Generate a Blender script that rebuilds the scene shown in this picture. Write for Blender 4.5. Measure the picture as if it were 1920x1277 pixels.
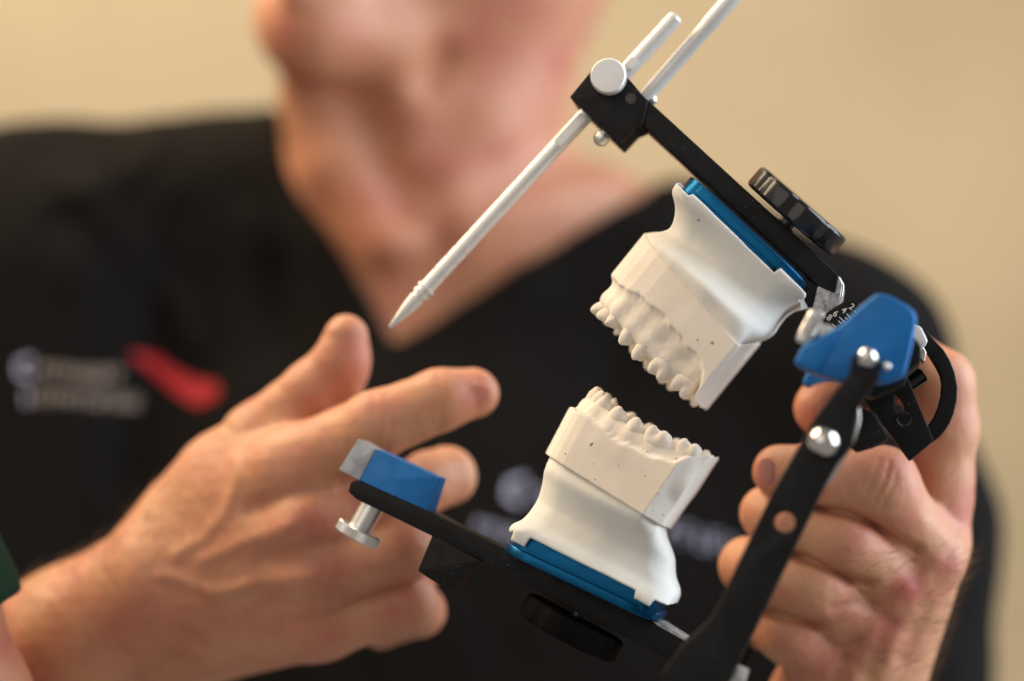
import bpy, bmesh, math, random
import numpy as np
from mathutils import Vector, Matrix
from mathutils.bvhtree import BVHTree

random.seed(7)
rng = np.random.default_rng(7)
for o in list(bpy.data.objects):
    bpy.data.objects.remove(o, do_unlink=True)
SC = bpy.context.scene
COL = SC.collection

# ------------------------------------------------------------------ camera, world, light
D = 816.0          # mm, camera to focus plane
PX = 0.18          # mm per photo pixel on the focus plane
CAMZ = 1300.0
CAM = np.array([0.0, -D, 0.0])

cd = bpy.data.cameras.new('camera')
cam = bpy.data.objects.new('camera', cd)
COL.objects.link(cam)
cam.location = (0, -D / 1000, CAMZ / 1000)
cam.rotation_euler = (math.radians(90), 0, 0)
cd.sensor_width = 36
cd.lens = 36 * D / (1920 * PX)
cd.clip_start = 0.05
cd.clip_end = 50
cd.dof.use_dof = True
cd.dof.focus_distance = (D - 6) / 1000
cd.dof.aperture_fstop = 2.6
cd.dof.aperture_blades = 9
SC.camera = cam

w = bpy.data.worlds.new('World')
SC.world = w
w.use_nodes = True
bg = w.node_tree.nodes['Background']
bg.inputs[0].default_value = (1.0, 0.93, 0.86, 1)
bg.inputs[1].default_value = 0.28
SC.view_settings.view_transform = 'Standard'
SC.view_settings.look = 'None'
SC.view_settings.exposure = 0.0
SC.view_settings.gamma = 1.0
SC.cycles.use_denoising = True


def area(name, loc, target, size, power, color, size_y=None):
    ld = bpy.data.lights.new(name, 'AREA')
    ld.energy = power
    ld.color = color
    ld.size = size
    if size_y:
        ld.shape = 'RECTANGLE'
        ld.size_y = size_y
    lo_ = bpy.data.objects.new(name, ld)
    COL.objects.link(lo_)
    lo_.location = loc
    d = Vector(target) - Vector(loc)
    lo_.rotation_euler = d.to_track_quat('-Z', 'Y').to_euler()
    return lo_


area('ceiling_lamp_light', (-0.80, 0.25, 2.25), (0.0, 0.12, 1.3), 0.9, 26, (1.0, 0.76, 0.50))
wl_ = area('window_light', (1.45, 0.0, 1.72), (0.1, 0.05, 1.28), 1.7, 24, (0.80, 0.89, 1.0), 1.7)
wl_.data.spread = math.radians(110)
area('fill_light', (-0.9, -1.5, 2.1), (0.0, 0.1, 1.25), 1.6, 8.5, (1.0, 0.92, 0.84))  # unseen lamp added as soft front fill
area('wall_light', (-0.45, 0.95, 3.0), (0.0, 1.6, 1.3), 1.2, 19, (1.0, 0.89, 0.71))


# ------------------------------------------------------------------ materials
def mat(name, base, rough=0.5, metal=0.0, spec=0.5, coat=0.0, sss=0.0, sssr=(1, .35, .2), sheen=0.0,
        var=0.0, var_scale=60.0, bump=0.0, bump_scale=400.0, extra=None):
    m = bpy.data.materials.new(name)
    m.use_nodes = True
    nt = m.node_tree
    N = nt.nodes
    b = N['Principled BSDF']
    b.inputs['Base Color'].default_value = (*base, 1)
    b.inputs['Roughness'].default_value = rough
    b.inputs['Metallic'].default_value = metal
    b.inputs['Specular IOR Level'].default_value = spec
    b.inputs['Coat Weight'].default_value = coat
    b.inputs['Sheen Weight'].default_value = sheen
    if sss:
        b.inputs['Subsurface Weight'].default_value = sss
        b.inputs['Subsurface Radius'].default_value = sssr
        b.inputs['Subsurface Scale'].default_value = 0.004
    tc = N.new('ShaderNodeTexCoord')
    if var:
        nz = N.new('ShaderNodeTexNoise')
        nz.inputs['Scale'].default_value = var_scale
        nz.inputs['Detail'].default_value = 6
        nt.links.new(tc.outputs['Object'], nz.inputs['Vector'])
        mp = N.new('ShaderNodeMapRange')
        mp.inputs['From Min'].default_value = 0.3
        mp.inputs['From Max'].default_value = 0.7
        mp.inputs['To Min'].default_value = 1 - var
        mp.inputs['To Max'].default_value = 1 + var
        nt.links.new(nz.outputs['Fac'], mp.inputs['Value'])
        mx = N.new('ShaderNodeVectorMath')
        mx.operation = 'SCALE'
        mx.inputs[0].default_value = base
        nt.links.new(mp.outputs['Result'], mx.inputs['Scale'])
        nt.links.new(mx.outputs['Vector'], b.inputs['Base Color'])
    if bump:
        nb = N.new('ShaderNodeTexNoise')
        nb.inputs['Scale'].default_value = bump_scale
        nb.inputs['Detail'].default_value = 5
        nt.links.new(tc.outputs['Object'], nb.inputs['Vector'])
        bp = N.new('ShaderNodeBump')
        bp.inputs['Strength'].default_value = 0.5
        bp.inputs['Distance'].default_value = bump
        nt.links.new(nb.outputs['Fac'], bp.inputs['Height'])
        nt.links.new(bp.outputs['Normal'], b.inputs['Normal'])
    if extra:
        extra(nt, b, tc)
    return m


def speckle(color, scale, thr, rough_to=None):
    """small specks of another colour (dust, pits, chips)"""
    def fn(nt, b, tc):
        N = nt.nodes
        v = N.new('ShaderNodeTexVoronoi')
        v.inputs['Scale'].default_value = scale
        nt.links.new(tc.outputs['Object'], v.inputs['Vector'])
        n2 = N.new('ShaderNodeTexNoise')
        n2.inputs['Scale'].default_value = scale * 0.12
        nt.links.new(tc.outputs['Object'], n2.inputs['Vector'])
        # speck where the cell distance is small and the noise is high
        lt = N.new('ShaderNodeMapRange')
        lt.inputs['From Min'].default_value = thr
        lt.inputs['From Max'].default_value = thr * 0.6
        nt.links.new(v.outputs['Distance'], lt.inputs['Value'])
        gt = N.new('ShaderNodeMapRange')
        gt.inputs['From Min'].default_value = 0.52
        gt.inputs['From Max'].default_value = 0.60
        nt.links.new(n2.outputs['Fac'], gt.inputs['Value'])
        mu = N.new('ShaderNodeMath')
        mu.operation = 'MULTIPLY'
        nt.links.new(lt.outputs['Result'], mu.inputs[0])
        nt.links.new(gt.outputs['Result'], mu.inputs[1])
        mix = N.new('ShaderNodeMix')
        mix.data_type = 'RGBA'
        nt.links.new(mu.outputs['Value'], mix.inputs['Factor'])
        src = b.inputs['Base Color']
        if src.is_linked:
            nt.links.new(src.links[0].from_socket, mix.inputs['A'])
        else:
            mix.inputs['A'].default_value = src.default_value[:]
        mix.inputs['B'].default_value = (*color, 1)
        nt.links.new(mix.outputs['Result'], b.inputs['Base Color'])
    return fn


def edge_wear(color, amount, radius, inner=None):
    """rubbed, lighter metal along real edges, broken up by noise"""
    def fn(nt, b, tc):
        if inner:
            inner(nt, b, tc)
        N = nt.nodes
        bv = N.new('ShaderNodeBevel')
        bv.samples = 6
        bv.inputs['Radius'].default_value = radius
        ge = N.new('ShaderNodeNewGeometry')
        dt = N.new('ShaderNodeVectorMath')
        dt.operation = 'DOT_PRODUCT'
        nt.links.new(bv.outputs['Normal'], dt.inputs[0])
        nt.links.new(ge.outputs['Normal'], dt.inputs[1])
        mr = N.new('ShaderNodeMapRange')
        mr.inputs['From Min'].default_value = 0.97
        mr.inputs['From Max'].default_value = 0.80
        mr.inputs['To Max'].default_value = amount
        nt.links.new(dt.outputs['Value'], mr.inputs['Value'])
        n2 = N.new('ShaderNodeTexNoise')
        n2.inputs['Scale'].default_value = 260
        n2.inputs['Detail'].default_value = 5
        nt.links.new(tc.outputs['Object'], n2.inputs['Vector'])
        m2 = N.new('ShaderNodeMapRange')
        m2.inputs['From Min'].default_value = 0.45
        m2.inputs['From Max'].default_value = 0.62
        nt.links.new(n2.outputs['Fac'], m2.inputs['Value'])
        mu = N.new('ShaderNodeMath')
        mu.operation = 'MULTIPLY'
        nt.links.new(mr.outputs['Result'], mu.inputs[0])
        nt.links.new(m2.outputs['Result'], mu.inputs[1])
        # broad faint rubbing / fingerprints change the gloss
        n3 = N.new('ShaderNodeTexNoise')
        n3.inputs['Scale'].default_value = 90
        n3.inputs['Detail'].default_value = 7
        n3.inputs['Distortion'].default_value = 1.2
        nt.links.new(tc.outputs['Object'], n3.inputs['Vector'])
        m3 = N.new('ShaderNodeMapRange')
        r0 = b.inputs['Roughness'].default_value
        m3.inputs['From Min'].default_value = 0.35
        m3.inputs['From Max'].default_value = 0.68
        m3.inputs['To Min'].default_value = r0 - 0.12
        m3.inputs['To Max'].default_value = r0 + 0.14
        nt.links.new(n3.outputs['Fac'], m3.inputs['Value'])
        nt.links.new(m3.outputs['Result'], b.inputs['Roughness'])
        mix = N.new('ShaderNodeMix')
        mix.data_type = 'RGBA'
        nt.links.new(mu.outputs['Value'], mix.inputs['Factor'])
        src = b.inputs['Base Color']
        if src.is_linked:
            nt.links.new(src.links[0].from_socket, mix.inputs['A'])
        else:
            mix.inputs['A'].default_value = src.default_value[:]
        mix.inputs['B'].default_value = (*color, 1)
        nt.links.new(mix.outputs['Result'], b.inputs['Base Color'])
    return fn


def trim_lines(scale3, dist, inner=None):
    """fine parallel trimming scratches as relief"""
    def fn(nt, b, tc):
        if inner:
            inner(nt, b, tc)
        N = nt.nodes
        mp = N.new('ShaderNodeMapping')
        mp.inputs['Rotation'].default_value = (0, math.radians(48), 0)
        mp.inputs['Scale'].default_value = scale3
        nt.links.new(tc.outputs['Object'], mp.inputs['Vector'])
        n = N.new('ShaderNodeTexNoise')
        n.inputs['Scale'].default_value = 1.0
        n.inputs['Detail'].default_value = 4
        nt.links.new(mp.outputs['Vector'], n.inputs['Vector'])
        bp = N.new('ShaderNodeBump')
        bp.inputs['Strength'].default_value = 0.6
        bp.inputs['Distance'].default_value = dist
        nt.links.new(n.outputs['Fac'], bp.inputs['Height'])
        if b.inputs['Normal'].is_linked:
            nt.links.new(b.inputs['Normal'].links[0].from_socket, bp.inputs['Normal'])
        nt.links.new(bp.outputs['Normal'], b.inputs['Normal'])
    return fn


def brushed(axis_scale):
    def fn(nt, b, tc):
        N = nt.nodes
        mp = N.new('ShaderNodeMapping')
        mp.inputs['Scale'].default_value = axis_scale
        nt.links.new(tc.outputs['Object'], mp.inputs['Vector'])
        n = N.new('ShaderNodeTexNoise')
        n.inputs['Scale'].default_value = 1.0
        n.inputs['Detail'].default_value = 3
        nt.links.new(mp.outputs['Vector'], n.inputs['Vector'])
        mr = N.new('ShaderNodeMapRange')
        mr.inputs['To Min'].default_value = 0.22
        mr.inputs['To Max'].default_value = 0.48
        nt.links.new(n.outputs['Fac'], mr.inputs['Value'])
        nt.links.new(mr.outputs['Result'], b.inputs['Roughness'])
    return fn


def skin_extra(red=(0.46, 0.13, 0.095), pale=(0.57, 0.28, 0.155)):
    def fn(nt, b, tc):
        N = nt.nodes
        n = N.new('ShaderNodeTexNoise')
        n.inputs['Scale'].default_value = 55
        n.inputs['Detail'].default_value = 4
        nt.links.new(tc.outputs['Object'], n.inputs['Vector'])
        mr = N.new('ShaderNodeMapRange')
        mr.inputs['From Min'].default_value = 0.42
        mr.inputs['From Max'].default_value = 0.72
        mr.inputs['To Max'].default_value = 0.5
        nt.links.new(n.outputs['Fac'], mr.inputs['Value'])
        at = N.new('ShaderNodeAttribute')
        at.attribute_name = 'redness'
        ad = N.new('ShaderNodeMath')
        ad.operation = 'ADD'
        ad.use_clamp = True
        nt.links.new(mr.outputs['Result'], ad.inputs[0])
        nt.links.new(at.outputs['Fac'], ad.inputs[1])
        mix = N.new('ShaderNodeMix')
        mix.data_type = 'RGBA'
        mix.inputs['A'].default_value = (*pale, 1)
        mix.inputs['B'].default_value = (*red, 1)
        nt.links.new(ad.outputs['Value'], mix.inputs['Factor'])
        # small freckles
        n2 = N.new('ShaderNodeTexNoise')
        n2.inputs['Scale'].default_value = 480
        n2.inputs['Detail'].default_value = 3
        nt.links.new(tc.outputs['Object'], n2.inputs['Vector'])
        m2 = N.new('ShaderNodeMapRange')
        m2.inputs['From Min'].default_value = 0.60
        m2.inputs['From Max'].default_value = 0.75
        m2.inputs['To Max'].default_value = 0.45
        nt.links.new(n2.outputs['Fac'], m2.inputs['Value'])
        mix2 = N.new('ShaderNodeMix')
        mix2.data_type = 'RGBA'
        mix2.inputs['B'].default_value = (0.38, 0.17, 0.10, 1)
        nt.links.new(mix.outputs['Result'], mix2.inputs['A'])
        nt.links.new(m2.outputs['Result'], mix2.inputs['Factor'])
        nt.links.new(mix2.outputs['Result'], b.inputs['Base Color'])
    return fn


M = {}
M['plaster_base'] = mat('cast_stone', (0.77, 0.705, 0.62), 0.88, spec=0.15, sss=0.12, sssr=(1, .8, .6), var=0.05, var_scale=70,
                        bump=0.00016, bump_scale=700, extra=trim_lines((1500, 300, 120), 0.00012, speckle((0.26, 0.19, 0.13), 300, 0.15)))
M['plaster_mount'] = mat('mounting_plaster', (0.73, 0.72, 0.67), 0.88, spec=0.15, sss=0.10, sssr=(1, .9, .8), var=0.06, var_scale=45,
                         bump=0.00015, bump_scale=500, extra=speckle((0.55, 0.53, 0.46), 260, 0.08))
M['tooth'] = mat('cast_tooth', (0.77, 0.705, 0.615), 0.8, spec=0.2, sss=0.12, sssr=(1, .8, .6), var=0.05, var_scale=150,
                 bump=0.00008, bump_scale=700)
M['black'] = mat('black_anodised', (0.0095, 0.009, 0.0088), 0.46, spec=0.16, var=0.2, var_scale=60, bump=0.00003, bump_scale=900,
                 extra=edge_wear((0.30, 0.28, 0.27), 0.8, 0.0006, speckle((0.20, 0.20, 0.21), 520, 0.10)))
M['black_gloss'] = mat('black_plastic', (0.008, 0.007, 0.007), 0.22, spec=0.5, coat=0.0, bump=0.00004, bump_scale=60,
                       extra=speckle((0.2, 0.2, 0.2), 600, 0.06))
M['blue_plate'] = mat('blue_anodised_plate', (0.005, 0.095, 0.225), 0.3, metal=0.9, extra=brushed((30, 400, 1800)))
M['blue_block'] = mat('blue_anodised_block', (0.003, 0.135, 0.40), 0.45, metal=0.25, spec=0.45, var=0.12, var_scale=60, bump=0.00004,
                      bump_scale=900, extra=edge_wear((0.25, 0.42, 0.62), 0.7, 0.0006, speckle((0.20, 0.42, 0.60), 420, 0.09)))
M['navy'] = M['blue_block']
M['silver'] = mat('satin_aluminium', (0.74, 0.73, 0.70), 0.33, metal=0.92, var=0.05, var_scale=200, bump=0.00002, bump_scale=1200)
M['silver_matte'] = mat('matte_aluminium', (0.78, 0.77, 0.75), 0.5, metal=0.55, var=0.05, var_scale=100)
M['satin'] = mat('pale_satin_rod', (0.74, 0.725, 0.69), 0.42, metal=0.35, spec=0.6, var=0.04, var_scale=200, bump=0.00003, bump_scale=900)
M['black_shaded'] = mat('shaded_black_plastic', (0.005, 0.0045, 0.004), 0.7, spec=0.06, var=0.2, var_scale=90)  # darkened knob plastic: shade below the lower bar put into the colour
M['chrome'] = mat('polished_steel', (0.72, 0.69, 0.65), 0.14, metal=1.0)
M['worn'] = mat('worn_bare_metal', (0.42, 0.41, 0.40), 0.5, metal=0.6, var=0.45, var_scale=500, bump=0.0002, bump_scale=900)
M['grey_metal'] = mat('scuffed_grey_metal', (0.36, 0.37, 0.39), 0.45, metal=0.6, var=0.25, var_scale=160, bump=0.0001, bump_scale=500)
M['dark_hole'] = mat('dark_recess', (0.004, 0.004, 0.004), 0.6)
M['print'] = mat('white_print', (0.75, 0.70, 0.64), 0.6)
M['skin'] = mat('skin', (0.62, 0.33, 0.22), 0.5, spec=0.4, sss=0.25, sssr=(1, .35, .2), bump=0.0005, bump_scale=430, extra=skin_extra())
M['nail'] = mat('fingernail', (0.50, 0.21, 0.16), 0.4, spec=0.35, sss=0.2)
M['shirt'] = mat('black_scrub_cloth', (0.0110, 0.0100, 0.0092), 0.95, spec=0.06, sheen=0.0, bump=0.0006, bump_scale=700)
M['green'] = mat('green_cloth', (0.006, 0.030, 0.014), 0.9, spec=0.2, bump=0.0005, bump_scale=600)
M['thread_white'] = mat('white_thread', (0.5, 0.51, 0.68), 0.8, bump=0.0003, bump_scale=900)
M['thread_tan'] = mat('tan_thread', (0.42, 0.34, 0.27), 0.8, bump=0.0003, bump_scale=900)
M['thread_red'] = mat('red_thread', (0.44, 0.005, 0.011), 0.7, bump=0.0003, bump_scale=900)
M['arm_hair'] = mat('arm_hair', (0.20, 0.12, 0.06), 0.5)
M['hair'] = mat('grey_hair', (0.12, 0.09, 0.07), 0.6)
M['wall'] = mat('beige_wall_paint', (0.62, 0.50, 0.32), 0.8, spec=0.3, var=0.13, var_scale=3.4)
M['pit'] = mat('pit_shade', (0.20, 0.15, 0.10), 0.9)
M['redspot'] = mat('red_speck', (0.25, 0.03, 0.02), 0.6)


# ------------------------------------------------------------------ object helpers (mm, z relative to the optical axis)
def to_world(v):
    v = np.asarray(v, float)
    out = v / 1000.0
    out = out + np.array([0, 0, CAMZ / 1000])
    return out


def thing(name, label, cat, loc_mm, group=None):
    o = bpy.data.objects.new(name, None)
    o.empty_display_size = 0.02
    COL.objects.link(o)
    o.location = to_world(loc_mm)
    o['label'] = label
    o['category'] = cat
    if group:
        o['group'] = group
    o['_o'] = 0
    del o['_o']
    return o


def wloc(o):
    v = Vector((0, 0, 0))
    while o is not None:
        v = v + o.location
        o = o.parent
    return v


def part(name, V, F, m, parent, smooth=None, label=None, attr=None):
    """one mesh object; V in mm, its origin at the middle of its own points"""
    V = to_world(V)
    c = V.mean(axis=0)
    me = bpy.data.meshes.new(name)
    me.from_pydata((V - c).tolist(), [], F if isinstance(F, list) else F.tolist())
    me.materials.append(m)
    if attr is not None:
        a = me.attributes.new('redness', 'FLOAT', 'POINT')
        a.data.foreach_set('value', np.asarray(attr, dtype=np.float32))
    me.update()
    if smooth is not None:
        me.polygons.foreach_set('use_smooth', [True] * len(me.polygons))
        if smooth < 179:
            me.set_sharp_from_angle(angle=math.radians(smooth))
    o = bpy.data.objects.new(name, me)
    COL.objects.link(o)
    pl = Vector((0, 0, 0))
    if parent is not None:
        o.parent = parent
        pl = wloc(parent)
    o.location = Vector(c) - pl
    if label:
        o['label'] = label
    return o


# ------------------------------------------------------------------ image geometry -> world points
def W(px, py, y):
    k = (D + y) / D
    return np.array([(px - 960) * PX * k, y, (638.5 - py) * PX * k])


def unit(v):
    v = np.asarray(v, float)
    return v / np.linalg.norm(v)


LAT = unit([0.145, 1.0, -0.083])            # the articulator's hinge axis, pointing away from the camera
M0 = W(1330, 560, 8.0)


def ortho(v):
    v = np.asarray(v, float)
    return unit(v - LAT * np.dot(v, LAT))


PU = ortho([0.777, 0, -0.629]); OU = unit(np.cross(LAT, PU))
if OU[2] > 0: OU = -OU
PL = ortho([0.886, 0, -0.463]); OL = unit(np.cross(LAT, PL))
if OL[2] < 0: OL = -OL
E1 = ortho([1, 0, 0]); E2 = unit(np.cross(LAT, E1))
if E2[2] < 0: E2 = -E2


def pp(px, py, t):
    """point on the plane at lateral distance t (mm) from the middle plane that shows at photo pixel px,py"""
    d = np.array([(px - 960) * PX, D, (638.5 - py) * PX])
    q = M0 + t * LAT
    k = np.dot(q - CAM, LAT) / np.dot(d, LAT)
    return CAM + d * k


def round_poly(pts, r, n=4):
    pts = [np.array(p, float) for p in pts]
    out = []
    L = len(pts)
    for i in range(L):
        p = pts[i]; a = pts[i - 1]; b = pts[(i + 1) % L]
        rr = r[i] if isinstance(r, (list, tuple)) else r
        la, lb = np.linalg.norm(a - p), np.linalg.norm(b - p)
        q = min(rr, la * 0.45, lb * 0.45)
        if q < 0.05:
            out.append(p); continue
        A = p + (a - p) / la * q; B = p + (b - p) / lb * q
        for k in range(n + 1):
            s = k / n
            out.append((1 - s) ** 2 * A + 2 * s * (1 - s) * p + s * s * B)
    return out


def extrude2d(name, loops, origin, e1, e2, thick, bevel, m, parent, smooth=35, label=None, bres=2):
    """flat outline (with holes) of real thickness; loops in mm along e1,e2 about origin; thick along e1 x e2"""
    cu = bpy.data.curves.new('tmp', 'CURVE')
    cu.dimensions = '2D'
    cu.fill_mode = 'BOTH'
    cu.extrude = max(thick / 2 - bevel, 0.01)
    cu.bevel_depth = bevel
    cu.bevel_resolution = bres
    cu.offset = -bevel
    for lp in loops:
        sp = cu.splines.new('POLY')
        sp.points.add(len(lp) - 1)
        for i, p in enumerate(lp):
            sp.points[i].co = (p[0], p[1], 0, 1)
        sp.use_cyclic_u = True
    to = bpy.data.objects.new('tmp', cu)
    COL.objects.link(to)
    bpy.context.view_layer.update()
    dg = bpy.context.evaluated_depsgraph_get()
    me = bpy.data.meshes.new_from_object(to.evaluated_get(dg))
    bm = bmesh.new(); bm.from_mesh(me)
    bmesh.ops.remove_doubles(bm, verts=bm.verts, dist=0.002)
    e3 = np.cross(e1, e2)
    V = np.array([origin + v.co.x * e1 + v.co.y * e2 + v.co.z * e3 for v in bm.verts])
    bm.verts.index_update()
    F = [[v.index for v in f.verts] for f in bm.faces]
    bm.free()
    bpy.data.objects.remove(to); bpy.data.curves.remove(cu); bpy.data.meshes.remove(me)
    return part(name, V, F, m, parent, smooth, label)


def slab(name, poly, t0, t1, m, parent, bevel=0.3, r=0.0, holes=(), label=None, tt=None):
    """outline traced on the lateral plane t0 (nearest face), extruded along the hinge axis to t1"""
    tt = t0 if tt is None else tt
    def conv(pl):
        out = []
        for (x, y) in pl:
            v = pp(x, y, tt) - M0
            out.append((np.dot(v, E1), np.dot(v, E2)))
        return out
    loops = [round_poly(conv(poly), r) if r else conv(poly)]
    for h in holes:
        loops.append(conv(h))
    e3 = np.cross(E1, E2)                       # = +-LAT
    s = np.dot(e3, LAT)
    org = M0 + LAT * (t0 + t1) / 2
    return extrude2d(name, loops, org, E1, E2, abs(t1 - t0), bevel, m, parent, label=label)


def circ_px(cx, cy, r, n=24):
    return [(cx + r * math.cos(2 * math.pi * i / n), cy + r * math.sin(2 * math.pi * i / n)) for i in range(n)]


def frame_of(axis):
    a = unit(axis)
    h = np.array([0, 0, 1.0]) if abs(a[2]) < 0.9 else np.array([1.0, 0, 0])
    u = unit(np.cross(a, h)); v = np.cross(a, u)
    return a, u, v


def lathe(name, prof, org, axis, m, parent, seg=40, knurl=0.0, kfrom=None, smooth=35, label=None):
    """prof: list of (distance along axis, radius, knurled?)"""
    a, u, v = frame_of(axis)
    V, F = [], []
    for i, pr in enumerate(prof):
        s, r = pr[0], pr[1]
        kn = pr[2] if len(pr) > 2 else 0
        for k in range(seg):
            th = 2 * math.pi * k / seg
            rr = r * (1 - (knurl if (kn and k % 2) else 0))
            V.append(org + a * s + (u * math.cos(th) + v * math.sin(th)) * rr)
    n = len(prof)
    for i in range(n - 1):
        for k in range(seg):
            k2 = (k + 1) % seg
            F.append([i * seg + k, i * seg + k2, (i + 1) * seg + k2, (i + 1) * seg + k])
    F.append([k for k in range(seg)][::-1])
    F.append([(n - 1) * seg + k for k in range(seg)])
    return part(name, np.array(V), F, m, parent, smooth, label)


def ball(name, c, r, m, parent, seg=28, label=None, sc=(1, 1, 1), fr=None):
    V, F = [], []
    rings = seg // 2
    ax = fr if fr is not None else (np.array([1., 0, 0]), np.array([0, 1., 0]), np.array([0, 0, 1.]))
    for i in range(1, rings):
        ph = math.pi * i / rings
        for k in range(seg):
            th = 2 * math.pi * k / seg
            V.append(c + r * (ax[0] * sc[0] * math.sin(ph) * math.cos(th) + ax[1] * sc[1] * math.sin(ph) * math.sin(th) + ax[2] * sc[2] * math.cos(ph)))
    V.append(c + r * ax[2] * sc[2]); V.append(c - r * ax[2] * sc[2])
    for i in range(rings - 2):
        for k in range(seg):
            k2 = (k + 1) % seg
            F.append([i * seg + k, (i + 1) * seg + k, (i + 1) * seg + k2, i * seg + k2])
    nt_ = len(V)
    for k in range(seg):
        k2 = (k + 1) % seg
        F.append([nt_ - 2, k, k2])
        F.append([nt_ - 1, (rings - 2) * seg + k2, (rings - 2) * seg + k])
    return part(name, np.array(V), F, m, parent, 180, label)


# ------------------------------------------------------------------ signed distance sculpting
def smin(a, b, k):
    h = np.clip(0.5 + 0.5 * (b - a) / k, 0, 1)
    return b * (1 - h) + a * h - k * h * (1 - h)


def smax(a, b, k):
    return -smin(-a, -b, k)


def cone(P, a, b, ra, rb):
    a = np.asarray(a, float); b = np.asarray(b, float)
    ba = b - a
    h = np.clip((P - a) @ ba / max(ba @ ba, 1e-9), 0, 1)
    return np.linalg.norm(P - a - h[:, None] * ba, axis=1) - (ra + (rb - ra) * h)


def ellip(P, c, r, fr=None):
    q = P - np.asarray(c, float)
    if fr is not None:
        q = q @ np.asarray(fr).T
    r = np.asarray(r, float)
    k0 = np.linalg.norm(q / r, axis=1)
    k1 = np.linalg.norm(q / (r * r), axis=1)
    return np.where(k1 > 1e-9, k0 * (k0 - 1) / np.maximum(k1, 1e-9), -r.min())


def poly2(X, Y, pts):
    """signed distance to a closed polygon"""
    pts = np.asarray(pts, float)
    n = len(pts)
    d = np.full(X.shape, 1e18)
    ins = np.zeros(X.shape, bool)
    for i in range(n):
        x0, y0 = pts[i]; x1, y1 = pts[i - 1]
        ex, ey = x1 - x0, y1 - y0
        wx, wy = X - x0, Y - y0
        h = np.clip((wx * ex + wy * ey) / (ex * ex + ey * ey + 1e-12), 0, 1)
        d = np.minimum(d, (wx - ex * h) ** 2 + (wy - ey * h) ** 2)
        c = (y0 > Y) != (y1 > Y)
        with np.errstate(divide='ignore', invalid='ignore'):
            xi = (x1 - x0) * (Y - y0) / (y1 - y0 + 1e-30) + x0
        ins ^= c & (X < xi)
    return np.sqrt(d) * np.where(ins, -1, 1)


def line_dist(X, Y, pts):
    d = np.full(X.shape, 1e18)
    for i in range(len(pts) - 1):
        x0, y0 = pts[i]; x1, y1 = pts[i + 1]
        ex, ey = x1 - x0, y1 - y0
        wx, wy = X - x0, Y - y0
        h = np.clip((wx * ex + wy * ey) / (ex * ex + ey * ey + 1e-12), 0, 1)
        d = np.minimum(d, (wx - ex * h) ** 2 + (wy - ey * h) ** 2)
    return np.sqrt(d)


_G = rng.normal(size=(24, 3)); _G /= np.linalg.norm(_G, axis=1)[:, None]
_PH = rng.uniform(0, 6.28, 24)


def wav(P, wl, seed=0, n=6):
    """smooth pseudo noise, about -1..1, of wavelength wl mm"""
    s = np.zeros(len(P))
    for i in range(n):
        j = (i + seed * 5) % 24
        f = 2 * math.pi / wl * (0.7 + 0.12 * i)
        s += np.sin(P @ _G[j] * f + _PH[j])
    return s / n * 1.6


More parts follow.
